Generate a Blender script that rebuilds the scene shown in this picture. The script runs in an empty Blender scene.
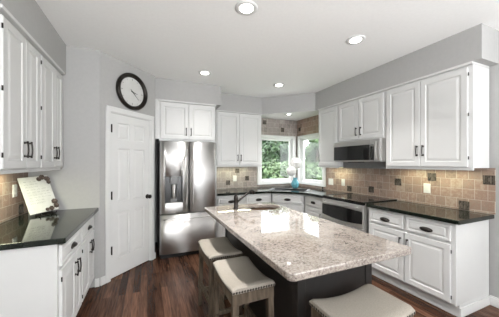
import bpy, bmesh, math, random
from mathutils import Vector, Matrix
random.seed(7)
C = bpy.context.scene.collection
PI = math.pi

# ------------------------------------------------------------------ camera
cam_d = bpy.data.cameras.new('camera')
cam = bpy.data.objects.new('camera', cam_d); C.objects.link(cam)
cam.location = (0, 0, 1.426)
cam.rotation_euler = (PI/2, 0, -math.radians(23.37))
cam_d.sensor_width = 36; cam_d.lens = 36*236.5/499
cam_d.shift_y = 4.6/499
cam_d.clip_start = .02
bpy.context.scene.camera = cam

# ------------------------------------------------------------------ view and world
vs = bpy.context.scene.view_settings
vs.view_transform = 'Standard'; vs.look = 'None'; vs.gamma = 1; vs.use_curve_mapping = False
vs.exposure = 0.05
W = bpy.data.worlds.new('World'); bpy.context.scene.world = W; W.use_nodes = True
bg = W.node_tree.nodes['Background']
bg.inputs[0].default_value = (.92, .96, 1, 1); bg.inputs[1].default_value = 6.5

def lamp(name, kind, loc, rot, energy, color=(1, 1, 1), **kw):
    d = bpy.data.lights.new(name, kind); d.energy = energy; d.color = color
    for k, v in kw.items(): setattr(d, k, v)
    o = bpy.data.objects.new(name, d); C.objects.link(o); o.location = loc; o.rotation_euler = rot
    return o
# sun on the garden, high from behind the house
lamp('sun', 'SUN', (0, 0, 8), (math.radians(25), 0, math.radians(-50)), 3.2, (1, .97, .9), angle=.02)
# upward fills added in the unseen living space behind, standing in for daylight
lamp('rear_fill_uplight', 'AREA', (.8, -2.65, 1.35), (math.radians(164), 0, 0), 335, (.97, .985, 1), shape='RECTANGLE', size=3.2, size_y=1.4)
lamp('side_fill_uplight', 'AREA', (3.1, -1.9, 1.3), (math.radians(150), 0, PI/2), 85, (.97, .985, 1), shape='RECTANGLE', size=2.2, size_y=1.9)

# ------------------------------------------------------------------ materials
def mat(name, base=(.8, .8, .8), rough=.5, metal=0, spec=.5, coat=0):
    m = bpy.data.materials.new(name); m.use_nodes = True
    b = m.node_tree.nodes['Principled BSDF']
    b.inputs['Base Color'].default_value = (*base, 1)
    b.inputs['Roughness'].default_value = rough
    b.inputs['Metallic'].default_value = metal
    b.inputs['Specular IOR Level'].default_value = spec
    b.inputs['Coat Weight'].default_value = coat
    return m
def nt(m): return m.node_tree.nodes, m.node_tree.links, m.node_tree.nodes['Principled BSDF']
def ramp(N, stops, interp='LINEAR'):
    r = N.new('ShaderNodeValToRGB'); e = r.color_ramp.elements
    r.color_ramp.interpolation = interp
    while len(e) < len(stops): e.new(.5)
    for q, (p, c) in zip(e, stops): q.position = p; q.color = (*c, 1)
    return r
def noise_mat(name, c1, c2, scale, rough, detail=4, stretch=(1, 1, 1), bump=0, metal=0, lo=.35, hi=.65, spec=.5):
    m = mat(name, c1, rough, metal, spec); N, L, B = nt(m)
    tc = N.new('ShaderNodeTexCoord'); mp = N.new('ShaderNodeMapping'); mp.inputs['Scale'].default_value = stretch
    n = N.new('ShaderNodeTexNoise'); n.inputs['Scale'].default_value = scale; n.inputs['Detail'].default_value = detail
    r = ramp(N, [(lo, c1), (hi, c2)])
    L.new(tc.outputs['Object'], mp.inputs[0]); L.new(mp.outputs[0], n.inputs[0])
    L.new(n.outputs['Fac'], r.inputs[0]); L.new(r.outputs[0], B.inputs['Base Color'])
    if bump:
        b = N.new('ShaderNodeBump'); b.inputs['Strength'].default_value = bump; b.inputs['Distance'].default_value = .01
        L.new(n.outputs['Fac'], b.inputs['Height']); L.new(b.outputs[0], B.inputs['Normal'])
    return m
M = {}
M['paint'] = noise_mat('grey_wall_paint', (.405, .402, .395), (.42, .416, .408), 30, .7, spec=.25)
M['ceiling'] = noise_mat('ceiling_paint', (.91, .91, .90), (.93, .93, .92), 40, .85, spec=.15)
M['white'] = noise_mat('white_cabinet_paint', (.63, .63, .62), (.645, .645, .635), 6, .38, spec=.4)
M['trim'] = noise_mat('white_trim_paint', (.68, .68, .67), (.70, .70, .69), 6, .35, spec=.4)
M['bronze'] = noise_mat('dark_bronze', (.02, .017, .015), (.035, .03, .026), 60, .35, metal=.7)
M['black'] = noise_mat('black_plastic', (.012, .012, .012), (.018, .018, .018), 40, .3)
M['darkpaint'] = noise_mat('espresso_island_paint', (.014, .013, .012), (.018, .016, .015), 12, .45)
M['glassblack'] = noise_mat('black_glass', (.008, .008, .008), (.012, .012, .012), 5, .05)
M['plate'] = noise_mat('white_plastic', (.68, .67, .64), (.70, .69, .66), 8, .35)
M['chrome'] = noise_mat('brushed_nickel', (.62, .61, .6), (.7, .69, .68), 60, .22, metal=1)
M['copper'] = noise_mat('hammered_bronze', (.12, .075, .05), (.22, .14, .10), 60, .3, metal=.8, bump=.4)

def steel():
    m = mat('stainless_steel', (.66, .65, .64), .42, 1); N, L, B = nt(m)
    tg = N.new('ShaderNodeTangent'); tg.direction_type = 'RADIAL'; tg.axis = 'Z'
    B.inputs['Anisotropic'].default_value = .96; B.inputs['Anisotropic Rotation'].default_value = 0.25
    L.new(tg.outputs[0], B.inputs['Tangent'])
    return m
M['steel'] = steel()

def granite(name, stops, scale, rough, vein, spec=.5, coat=0):
    m = mat(name, (.5, .5, .5), rough, spec=spec, coat=coat); N, L, B = nt(m)
    tc = N.new('ShaderNodeTexCoord')
    n1 = N.new('ShaderNodeTexNoise'); n1.inputs['Scale'].default_value = scale; n1.inputs['Detail'].default_value = 8; n1.inputs['Roughness'].default_value = .78
    n2 = N.new('ShaderNodeTexNoise'); n2.inputs['Scale'].default_value = vein; n2.inputs['Detail'].default_value = 5; n2.inputs['Distortion'].default_value = 1.2
    mx = N.new('ShaderNodeMath'); mx.operation = 'MULTIPLY_ADD'; mx.inputs[1].default_value = .78
    m2 = N.new('ShaderNodeMath'); m2.operation = 'MULTIPLY'; m2.inputs[1].default_value = .22
    r = ramp(N, stops)
    for n in (n1, n2): L.new(tc.outputs['Object'], n.inputs[0])
    L.new(n2.outputs['Fac'], m2.inputs[0]); L.new(n1.outputs['Fac'], mx.inputs[0]); L.new(m2.outputs[0], mx.inputs[2])
    L.new(mx.outputs[0], r.inputs[0]); L.new(r.outputs[0], B.inputs['Base Color'])
    return m
M['granite'] = granite('cream_granite', [(.36, (.05, .042, .038)), (.42, (.14, .118, .105)), (.47, (.225, .192, .168)), (.52, (.295, .258, .226)), (.58, (.355, .318, .285)), (.68, (.28, .245, .22))], 70, .04, 8, .75, .4)
M['blackgranite'] = granite('black_granite', [(.35, (.004, .006, .004)), (.55, (.010, .014, .010)), (.64, (.030, .036, .027)), (.70, (.07, .075, .06))], 120, .06, 20)

def floor_mat():
    m = mat('dark_oak_floor', (.1, .05, .03), .26, spec=.14); N, L, B = nt(m)
    tc = N.new('ShaderNodeTexCoord'); sp = N.new('ShaderNodeSeparateXYZ'); cb = N.new('ShaderNodeCombineXYZ')
    L.new(tc.outputs['Object'], sp.inputs[0]); L.new(sp.outputs['Y'], cb.inputs['X']); L.new(sp.outputs['X'], cb.inputs['Y'])
    br = N.new('ShaderNodeTexBrick'); br.offset = .37; br.offset_frequency = 2
    br.inputs['Color1'].default_value = (0, 0, 0, 1); br.inputs['Color2'].default_value = (1, 1, 1, 1); br.inputs['Mortar'].default_value = (0, 0, 0, 1)
    br.inputs['Scale'].default_value = 1; br.inputs['Mortar Size'].default_value = .0012; br.inputs['Brick Width'].default_value = 1.1; br.inputs['Row Height'].default_value = .072
    L.new(cb.outputs[0], br.inputs['Vector'])
    mp = N.new('ShaderNodeMapping'); mp.inputs['Scale'].default_value = (55, 4, 1); L.new(tc.outputs['Object'], mp.inputs[0])
    n = N.new('ShaderNodeTexNoise'); n.inputs['Scale'].default_value = 1; n.inputs['Detail'].default_value = 5; n.inputs['Distortion'].default_value = .6; L.new(mp.outputs[0], n.inputs[0])
    ad = N.new('ShaderNodeMath'); ad.operation = 'MULTIPLY_ADD'; ad.inputs[1].default_value = .72
    hf = N.new('ShaderNodeMath'); hf.operation = 'MULTIPLY'; hf.inputs[1].default_value = .34
    L.new(br.outputs['Color'], hf.inputs[0]); L.new(n.outputs['Fac'], ad.inputs[0]); L.new(hf.outputs[0], ad.inputs[2])
    r = ramp(N, [(.22, (.010, .0045, .003)), (.42, (.040, .018, .011)), (.60, (.090, .044, .027)), (.80, (.165, .085, .053))])
    L.new(ad.outputs[0], r.inputs[0])
    mx = N.new('ShaderNodeMix'); mx.data_type = 'RGBA'; mx.inputs['B'].default_value = (.012, .007, .006, 1)
    L.new(br.outputs['Fac'], mx.inputs['Factor']); L.new(r.outputs[0], mx.inputs['A']); L.new(mx.outputs['Result'], B.inputs['Base Color'])
    return m
M['floor'] = floor_mat()

def tile_mat(name, axis, tint=1.0, grey=0.0):
    m = mat(name, (.4, .3, .25), .5); N, L, B = nt(m)
    tc = N.new('ShaderNodeTexCoord'); sp = N.new('ShaderNodeSeparateXYZ'); cb = N.new('ShaderNodeCombineXYZ')
    L.new(tc.outputs['Object'], sp.inputs[0]); L.new(sp.outputs[axis], cb.inputs['X']); L.new(sp.outputs['Z'], cb.inputs['Y'])
    br = N.new('ShaderNodeTexBrick'); br.offset = .5; br.offset_frequency = 3; br.squash = 1.0
    br.inputs['Color1'].default_value = (0, 0, 0, 1); br.inputs['Color2'].default_value = (1, 1, 1, 1)
    br.inputs['Scale'].default_value = 1; br.inputs['Mortar Size'].default_value = .0026; br.inputs['Brick Width'].default_value = .106; br.inputs['Row Height'].default_value = .106
    br.inputs['Mortar Smooth'].default_value = .3
    mpv = N.new('ShaderNodeMapping'); mpv.inputs['Location'].default_value = (.03, .02, 0)
    L.new(cb.outputs[0], mpv.inputs[0]); L.new(mpv.outputs[0], br.inputs['Vector'])
    n = N.new('ShaderNodeTexNoise'); n.inputs['Scale'].default_value = 34; n.inputs['Detail'].default_value = 7; n.inputs['Roughness'].default_value = .65; L.new(tc.outputs['Object'], n.inputs[0])
    ad = N.new('ShaderNodeMath'); ad.operation = 'MULTIPLY_ADD'; ad.inputs[1].default_value = .85
    hf = N.new('ShaderNodeMath'); hf.operation = 'MULTIPLY'; hf.inputs[1].default_value = .37
    L.new(br.outputs['Color'], hf.inputs[0]); L.new(n.outputs['Fac'], ad.inputs[0]); L.new(hf.outputs[0], ad.inputs[2])
    t = tint
    def gz(c): g = sum(c)/3; return tuple(v*(1-grey)+g*1.06*grey for v in c)
    r = ramp(N, [(p_, gz(c_)) for p_, c_ in [(.24, (.16*t, .105*t, .084*t)), (.40, (.25*t, .175*t, .138*t)), (.53, (.31*t, .228*t, .182*t)), (.64, (.30*t, .188*t, .148*t)), (.80, (.40*t, .31*t, .245*t))]])
    L.new(ad.outputs[0], r.inputs[0])
    mx = N.new('ShaderNodeMix'); mx.data_type = 'RGBA'; mx.inputs['B'].default_value = (.50, .43, .36, 1)
    L.new(br.outputs['Fac'], mx.inputs['Factor']); L.new(r.outputs[0], mx.inputs['A']); L.new(mx.outputs['Result'], B.inputs['Base Color'])
    b = N.new('ShaderNodeBump'); b.inputs['Strength'].default_value = .5; b.inputs['Distance'].default_value = .006; b.invert = True
    L.new(br.outputs['Fac'], b.inputs['Height']); L.new(b.outputs[0], B.inputs['Normal'])
    return m
M['tileY'] = tile_mat('slate_tile_range_wall', 'Y')
M['tileX'] = tile_mat('slate_tile_sink_wall', 'X', 1.08, .62)

def mosaic_mat(axis):
    m = mat('mosaic_tile_' + axis, (.1, .1, .1), .25); N, L, B = nt(m)
    tc = N.new('ShaderNodeTexCoord'); sp = N.new('ShaderNodeSeparateXYZ'); cb = N.new('ShaderNodeCombineXYZ')
    L.new(tc.outputs['Object'], sp.inputs[0]); L.new(sp.outputs[axis], cb.inputs['Y']); L.new(sp.outputs['Z'], cb.inputs['X'])
    br = N.new('ShaderNodeTexBrick'); br.offset = .5
    br.inputs['Color1'].default_value = (0, 0, 0, 1); br.inputs['Color2'].default_value = (1, 1, 1, 1)
    br.inputs['Scale'].default_value = 1; br.inputs['Mortar Size'].default_value = .0015; br.inputs['Brick Width'].default_value = .034; br.inputs['Row Height'].default_value = .0125
    L.new(cb.outputs[0], br.inputs['Vector'])
    r = ramp(N, [(0, (.015, .012, .010)), (.4, (.05, .038, .03)), (.7, (.16, .13, .11)), (1, (.03, .026, .024))])
    L.new(br.outputs['Color'], r.inputs[0])
    mx = N.new('ShaderNodeMix'); mx.data_type = 'RGBA'; mx.inputs['B'].default_value = (.11, .095, .08, 1)
    L.new(br.outputs['Fac'], mx.inputs['Factor']); L.new(r.outputs[0], mx.inputs['A']); L.new(mx.outputs['Result'], B.inputs['Base Color'])
    return m
M['mosaicY'] = mosaic_mat('Y'); M['mosaicX'] = mosaic_mat('X')
M['stoolwood'] = noise_mat('weathered_grey_wood', (.062, .046, .032), (.140, .108, .078), 8, .6, stretch=(6, 6, 1), spec=.2)
M['linen'] = noise_mat('grey_linen', (.29, .26, .225), (.345, .315, .27), 220, .9, bump=.15, spec=.2)
M['nail'] = noise_mat('nailhead_metal', (.05, .042, .035), (.09, .078, .065), 50, .3, metal=.9)
M['ivory'] = noise_mat('ivory_plaque_paint', (.58, .58, .55), (.65, .65, .62), 14, .6)
M['ink'] = noise_mat('grey_ink', (.16, .16, .15), (.2, .2, .19), 30, .7)
M['rosette'] = noise_mat('bronze_rosette', (.07, .05, .04), (.17, .13, .11), 40, .4, metal=.3)
M['clockface'] = noise_mat('clock_face_paper', (.56, .56, .545), (.60, .60, .585), 12, .3)
M['teal'] = noise_mat('teal_glass', (.09, .33, .42), (.16, .45, .54), 30, .12)
M['petal'] = noise_mat('white_petals', (.82, .81, .79), (.9, .89, .87), 50, .7)
M['stem'] = noise_mat('green_stem', (.10, .18, .06), (.16, .26, .09), 30, .6)
M['grass'] = noise_mat('lawn_grass', (.10, .19, .04), (.18, .30, .07), 5, .9)
M['ventgrey'] = noise_mat('grey_vent_paint', (.16, .16, .16), (.19, .19, .19), 30, .4)
M['reflector'] = noise_mat('pale_bounce_concrete', (.70, .69, .67), (.78, .77, .75), 9, .8)  # pale surface of the added slab that bounces light indoors
M['bark'] = noise_mat('tree_bark', (.07, .05, .035), (.14, .10, .075), 12, .9)
def leaf_mat(name, a, b):
    m = mat(name, a, .55); N, L, B = nt(m)
    g = N.new('ShaderNodeNewGeometry'); r = ramp(N, [(0, a), (1, b)])
    L.new(g.outputs['Random Per Island'], r.inputs[0]); L.new(r.outputs[0], B.inputs['Base Color'])
    B.inputs['Transmission Weight'].default_value = 0
    return m
M['leafA'] = leaf_mat('leaf_green', (.028, .07, .018), (.095, .16, .055))
M['leafB'] = leaf_mat('leaf_deep_green', (.014, .042, .014), (.055, .11, .038))
M['leafC'] = leaf_mat('leaf_pale_green', (.05, .10, .03), (.14, .205, .095))
def emit(name, col, s):
    m = mat(name, col, .5); N, L, B = nt(m)
    B.inputs['Emission Color'].default_value = (*col, 1); B.inputs['Emission Strength'].default_value = s
    return m
M['lens'] = emit('lit_lamp_lens', (1, .97, .92), 9)
M['strip'] = emit('lit_under_cabinet_lens', (1, .93, .66), 3)
def glass():
    m = bpy.data.materials.new('window_glass'); m.use_nodes = True
    N = m.node_tree.nodes; L = m.node_tree.links; N.clear()
    o = N.new('ShaderNodeOutputMaterial'); t = N.new('ShaderNodeBsdfTransparent'); g = N.new('ShaderNodeBsdfGlossy')
    g.inputs['Roughness'].default_value = .02; f = N.new('ShaderNodeValue'); f.outputs[0].default_value = .03
    x = N.new('ShaderNodeMixShader'); L.new(f.outputs[0], x.inputs[0]); L.new(t.outputs[0], x.inputs[1]); L.new(g.outputs[0], x.inputs[2]); L.new(x.outputs[0], o.inputs[0])
    return m
M['glass'] = glass()

# ------------------------------------------------------------------ mesh helpers
class MB:
    def __init__(s): s.bm = bmesh.new()
    def box(s, x0, x1, y0, y1, z0, z1):
        v = [s.bm.verts.new(p) for p in ((x0,y0,z0),(x1,y0,z0),(x1,y1,z0),(x0,y1,z0),(x0,y0,z1),(x1,y0,z1),(x1,y1,z1),(x0,y1,z1))]
        for f in ((0,3,2,1),(4,5,6,7),(0,1,5,4),(1,2,6,5),(2,3,7,6),(3,0,4,7)): s.bm.faces.new([v[i] for i in f])
        return s
    def prism(s, poly, z0, z1):
        a = [s.bm.verts.new((x, y, z0)) for x, y in poly]; b = [s.bm.verts.new((x, y, z1)) for x, y in poly]
        n = len(poly)
        s.bm.faces.new(a[::-1]); s.bm.faces.new(b)
        for i in range(n): s.bm.faces.new((a[i], a[(i+1) % n], b[(i+1) % n], b[i]))
        return s
    def tube(s, pts, r, seg=10, rads=None, caps=True):
        pts = [Vector(p) for p in pts]; rings = []
        up = None
        for i, p in enumerate(pts):
            d = (pts[min(i+1, len(pts)-1)] - pts[max(i-1, 0)]).normalized()
            if up is None:
                up = Vector((0, 0, 1)) if abs(d.z) < .9 else Vector((1, 0, 0))
            a = d.cross(up).normalized(); b = a.cross(d).normalized(); up = b
            rr = rads[i] if rads else r
            rings.append([s.bm.verts.new(p + rr*(math.cos(2*PI*k/seg)*a + math.sin(2*PI*k/seg)*b)) for k in range(seg)])
        for i in range(len(rings)-1):
            for k in range(seg): s.bm.faces.new((rings[i][k], rings[i][(k+1) % seg], rings[i+1][(k+1) % seg], rings[i+1][k]))
        if caps: s.bm.faces.new(rings[0][::-1]); s.bm.faces.new(rings[-1])
        return s
    def lathe(s, prof, c=(0, 0, 0), axis='Z', seg=28, sx=1, sy=1):
        # prof: (radius, height); axis the height direction ('Z' or '-Y' towards the viewer of a local front)
        rings = []
        for r, h in prof:
            ring = []
            for k in range(seg):
                u, v = r*math.cos(2*PI*k/seg)*sx, r*math.sin(2*PI*k/seg)*sy
                p = (u, v, h) if axis == 'Z' else (u, -h, v)
                ring.append(s.bm.verts.new((c[0]+p[0], c[1]+p[1], c[2]+p[2])))
            rings.append(ring)
        for i in range(len(rings)-1):
            for k in range(seg): s.bm.faces.new((rings[i][k], rings[i][(k+1) % seg], rings[i+1][(k+1) % seg], rings[i+1][k]))
        s.bm.faces.new(rings[0][::-1]); s.bm.faces.new(rings[-1])
        return s
    def panel(s, x0, x1, z0, z1, y0, thick, rings):
        # a slab whose front (at y0) is shaped by nested rectangles: rings = (inset, depth)
        def rect(i, d): return [s.bm.verts.new((x0+i, y0+d, z0+i)), s.bm.verts.new((x1-i, y0+d, z0+i)), s.bm.verts.new((x1-i, y0+d, z1-i)), s.bm.verts.new((x0+i, y0+d, z1-i))]
        rs = [rect(0, thick), rect(0, .003), rect(.003, 0)] + [rect(i, d) for i, d in rings]
        s.bm.faces.new(rs[0])
        for a, b in zip(rs, rs[1:]):
            for k in range(4): s.bm.faces.new((a[k], a[(k+1) % 4], b[(k+1) % 4], b[k]))
        s.bm.faces.new(rs[-1][::-1])
        return s
    def build(s, name, m, parent=None, bevel=0, smooth=False, seg=2):
        bmesh.ops.recalc_face_normals(s.bm, faces=s.bm.faces)
        me = bpy.data.meshes.new(name); s.bm.to_mesh(me); s.bm.free()
        o = bpy.data.objects.new(name, me); C.objects.link(o)
        if m: me.materials.append(m)
        if smooth:
            for p in me.polygons: p.use_smooth = True
        if bevel:
            b = o.modifiers.new('bevel', 'BEVEL'); b.width = bevel; b.segments = seg; b.limit_method = 'ANGLE'; b.angle_limit = math.radians(40)
            for p in me.polygons: p.use_smooth = True
            w = o.modifiers.new('wn', 'WEIGHTED_NORMAL'); w.keep_sharp = True
        if parent: o.parent = parent
        return o
def tag(o, label, cat, group=None, kind=None):
    o['label'] = label; o['category'] = cat
    if group: o['group'] = group
    if kind: o['kind'] = kind
    return o
def thing(name, label, cat, loc=(0, 0, 0), rz=0, group=None):
    o = bpy.data.objects.new(name, None); C.objects.link(o); o.empty_display_size = .1
    o.location = loc; o.rotation_euler = (0, 0, rz)
    return tag(o, label, cat, group)
def struct(o, label=None, cat=None):
    o['kind'] = 'structure'
    if label: o['label'] = label
    if cat: o['category'] = cat
    return o
def cut(o, cutter):
    md = o.modifiers.new('cut', 'BOOLEAN'); md.object = cutter; md.operation = 'DIFFERENCE'; md.solver = 'EXACT'
    bpy.context.view_layer.update()
    me = bpy.data.meshes.new_from_object(o.evaluated_get(bpy.context.evaluated_depsgraph_get()))
    o.modifiers.clear(); o.data = me
    bpy.data.objects.remove(cutter)
def rrect(x0, x1, y0, y1, r, n=6):
    out = []
    for cx, cy, a in ((x1-r, y0+r, -90), (x1-r, y1-r, 0), (x0+r, y1-r, 90), (x0+r, y0+r, 180)):
        for k in range(n+1):
            t = math.radians(a + 90*k/n); out.append((cx+r*math.cos(t), cy+r*math.sin(t)))
    return out

# ------------------------------------------------------------------ measures of the room (metres, camera foot = origin)
XL, XR = -1.16, 3.18          # left wall, range wall
YB, YLB = 4.58, 3.206         # sink wall, short wall left of the pantry
XK = -.508                    # where the diagonal pantry wall begins
XA = .107                     # where it ends, beside the refrigerator
H = 2.73
SOF = 2.405                   # underside of the soffits
YR = -3.4                     # rear wall behind the camera

# ------------------------------------------------------------------ setting
struct(MB().box(XL-.12, XR+.12, YR-.12, YB+.12, -.1, 0).build('floor', M['floor']), 'dark red brown oak plank floor', 'floor')
struct(MB().box(XL-.12, XR+.12, YR-.12, YB+.12, H, H+.15).build('ceiling', M['ceiling']), 'smooth off white ceiling', 'ceiling')
struct(MB().box(XL-.12, XL, YR, YLB+.12, 0, H).build('wall_left', M['paint']), 'grey left wall behind the coffee counter', 'wall')
struct(MB().box(XL, XK, YLB, YLB+.12, 0, H).build('wall_end', M['paint']), 'short grey wall left of the pantry door', 'wall')
R45 = PI/4
dw = MB().box(0, .125, 0, .1, 0, H).box(.79, .87, 0, .1, 0, H).box(.125, .79, 0, .1, 2.055, H).build('wall_pantry', M['paint'])
dw.location = (XK, YLB, 0); dw.rotation_euler = (0, 0, R45)
struct(dw, 'diagonal grey wall holding the pantry door', 'wall')
struct(MB().box(XA-.1, XA, 3.83, YB, 0, H).build('wall_alcove', M['paint']), 'grey return wall left of the refrigerator', 'wall')
WX0, WX1, WZ0, WZ1 = 2.22, 3.04, 1.02, 1.985      # sink wall window opening
struct(MB().box(XA-.1, WX0, YB, YB+.12, 0, H).box(WX1, XR+.12, YB, YB+.12, 0, H).box(WX0, WX1, YB, YB+.12, 0, WZ0).box(WX0, WX1, YB, YB+.12, WZ1, H).build('wall_back', M['paint']), 'grey wall behind the refrigerator and sink', 'wall')
WY0, WY1 = 3.68, 4.44                              # range wall window opening
struct(MB().box(XR, XR+.12, YR, WY0, 0, H).box(XR, XR+.12, WY1, YB, 0, H).box(XR, XR+.12, WY0, WY1, 0, WZ0).box(XR, XR+.12, WY0, WY1, WZ1, H).build('wall_right', M['paint']), 'grey wall behind the range', 'wall')
struct(MB().box(XL, 0, YR-.12, YR, 0, H).box(2.1, XR, YR-.12, YR, 0, H).box(0, 2.1, YR-.12, YR, 0, .8).box(0, 2.1, YR-.12, YR, 2.3, H).build('wall_rear', M['paint']))
# soffits
struct(MB().box(XL, -.825, 1.90, YLB, SOF, H).build('wall_soffit_left', M['paint']), 'grey soffit over the left wall cabinets', 'soffit')
struct(MB().box(XA, 1.15, 3.875, YB, SOF, H).build('wall_soffit_refrigerator', M['paint']), 'grey soffit over the refrigerator cabinet', 'soffit')
struct(MB().prism([(1.15, YB), (1.15, 4.245), (2.10, 4.245), (2.862, 3.545), (2.862, 1.165), (XR, 1.165), (XR, YB)], SOF, H).build('wall_soffit_back', M['paint']), 'grey soffit running over the sink corner and range wall cabinets', 'soffit')
# white painted underside over the sink corner
struct(MB().prism([(2.105, YB-.015), (2.105, 4.25), (2.86, 3.555), (XR-.015, 3.46), (XR-.015, YB-.015)], SOF-.006, SOF-.0005).build('trim_1', M['trim']))
# crown strips on the cabinet tops
def strip(n, *b): return struct(MB().box(*b).build('trim_%d' % n, M['white'], bevel=.006))
strip(2, XL+.002, -.815, 1.93, 3.135, 2.378, 2.404)
strip(3, .15, 1.06, 3.852, 4.57, 2.378, 2.404)
strip(4, 1.155, 2.10, 4.232, 4.575, 2.385, 2.404)
strip(5, 2.848, XR-.012, 1.228, 3.462, 2.378, 2.404)
strip(8, .109, .1645, 3.862, 3.88, 1.795, 2.404)
strip(6, XL+.002, -.85, 3.122, YLB-.002, 1.376, 2.376)          # filler between left cabinets and end wall
# baseboards
def base_prof(n, x0, x1, loc, rz):
    o = MB().box(x0, x1, -.016, -.001, 0, .080).box(x0, x1, -.011, -.001, .080, .095).build('baseboard_' + n, M['trim'], bevel=.003)
    o.location = loc; o.rotation_euler = (0, 0, rz); return struct(o)
base_prof('end', 0, .045, (-.553, YLB, 0), 0)
base_prof('pantry_left', .006, .068, (XK, YLB, 0), R45)
base_prof('pantry_right', .838, .868, (XK, YLB, 0), R45)
base_prof('right', 0, 4.5, (XR, 1.231, 0), -PI/2)

# pantry door (diagonal wall)
def six_panel():
    mb = MB(); x0, x1, z0, z1 = .146, .772, .012, 2.04
    st = .095; mid = .06; cx = (x0+x1)/2
    rows = ((z0+.215, z0+.80), (z0+.93, z0+1.60), (z0+1.71, z0+1.925))
    xs = ((x0+st, cx-mid/2), (cx+mid/2, x1-st))
    y = .012
    # stiles and rails
    mb.box(x0, x0+st, y, y+.035, z0, z1).box(x1-st, x1, y, y+.035, z0, z1).box(cx-mid/2, cx+mid/2, y, y+.035, z0, z1)
    zz = [z0] + [q for r in rows for q in r] + [z1]
    for a, b in zip(zz[0::2], zz[1::2]):
        for xa, xb in xs: mb.box(xa, xb, y, y+.035, a, b)
    for a, b in rows:
        for xa, xb in xs: mb.panel(xa, xb, a, b, y+.003, .028, [(.010, .009), (.022, .009), (.045, .002)])
    return mb
door = six_panel().build('door_1', M['trim'])
door.location = (XK, YLB, 0); door.rotation_euler = (0, 0, R45)
struct(door, 'white six panel pantry door with black hinges', 'door')
for z in (.36, 1.03, 1.85):
    MB().box(.142, .162, -.004, .0115, z-.045, z+.045).tube([(.147, -.010, z-.05), (.147, -.010, z+.05)], .0085, 8).build('hinge', M['bronze'], door)
MB().lathe([(.032, 0), (.032, .006), (.012, .010), (.012, .03), (.024, .036), (.030, .048), (.027, .060), (.012, .067)], (.728, .012, .945), '-Y', 20).build('knob', M['bronze'], door, smooth=True)
cs = MB()
for xa, xb in ((.072, .132), (.784, .834)): cs.box(xa, xb, -.016, .0, 0, 2.105).box(xa+.008, xb-.008, -.020, -.016, 0, 2.095)
cs.box(.072, .834, -.016, 0, 2.052, 2.115).box(.072, .834, -.021, -.016, 2.095, 2.115)
cs.box(.126, .1445, 0, .09, 0, 2.045).box(.7735, .79, 0, .09, 0, 2.045).box(.126, .79, 0, .09, 2.042, 2.055)
csg = cs.build('trim_7', M['trim'], bevel=.003); csg.location = (XK, YLB, 0); csg.rotation_euler = (0, 0, R45)
struct(csg, 'white casing around the pantry door', 'trim')
struct(MB().box(.12, .80, .06, .10, .0, 2.05).build('wall_pantry_inner', M['black'])); bpy.data.objects['wall_pantry_inner'].location = (XK, YLB, 0); bpy.data.objects['wall_pantry_inner'].rotation_euler = (0, 0, R45)

# windows (local: x along the wall, y into the wall, z up; origin on the wall face)
def window(n, w0, w1, loc, rz, c0, c1, label):
    o = MB()
    o.box(c0, w0, -.032, 0, WZ0-.055, WZ1+.05).box(w1, c1, -.032, 0, WZ0-.055, WZ1+.05)
    o.box(w0, w1, -.032, 0, WZ1, WZ1+.05).box(w0, w1, -.032, 0, WZ0-.055, WZ0)
    # jamb lining
    o.box(w0, w0+.012, 0, .11, WZ0, WZ1).box(w1-.012, w1, 0, .11, WZ0, WZ1).box(w0+.012, w1-.012, 0, .11, WZ1-.012, WZ1).box(w0+.012, w1-.012, 0, .11, WZ0, WZ0+.012)
    r = o.build('window_%d' % n, M['trim'], bevel=.004); r.location = loc; r.rotation_euler = (0, 0, rz)
    struct(r, label, 'window')
    s = MB(); a0, a1, b0, b1, t = w0+.014, w1-.014, WZ0+.014, WZ1-.014, .045
    s.box(a0, a0+t, .03, .065, b0, b1).box(a1-t, a1, .03, .065, b0, b1).box(a0+t, a1-t, .03, .065, b1-t, b1).box(a0+t, a1-t, .03, .065, b0, b0+t)
    s.build('sash', M['trim'], r, bevel=.004)
    MB().box(a0+t-.004, a1-t+.004, .045, .049, b0+t-.004, b1-t+.004).build('glass_pane', M['glass'], r)
    MB().box((a0+a1)/2-.03, (a0+a1)/2+.03, .018, .032, b0+.006, b0+.022).tube([((a0+a1)/2, .02, b0+.018), ((a0+a1)/2+.05, .014, b0+.022)], .004, 6).build('crank_handle', M['trim'], r)
    return r
window(1, WX0, WX1, (0, YB-.012, 0), 0, 2.15, 3.115, 'white framed casement window over the sink, left of the corner')
window(2, -WY1, -WY0, (XR-.012, 0, 0), -PI/2, -4.51, -3.61, 'white framed casement window over the sink, right of the corner')

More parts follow.
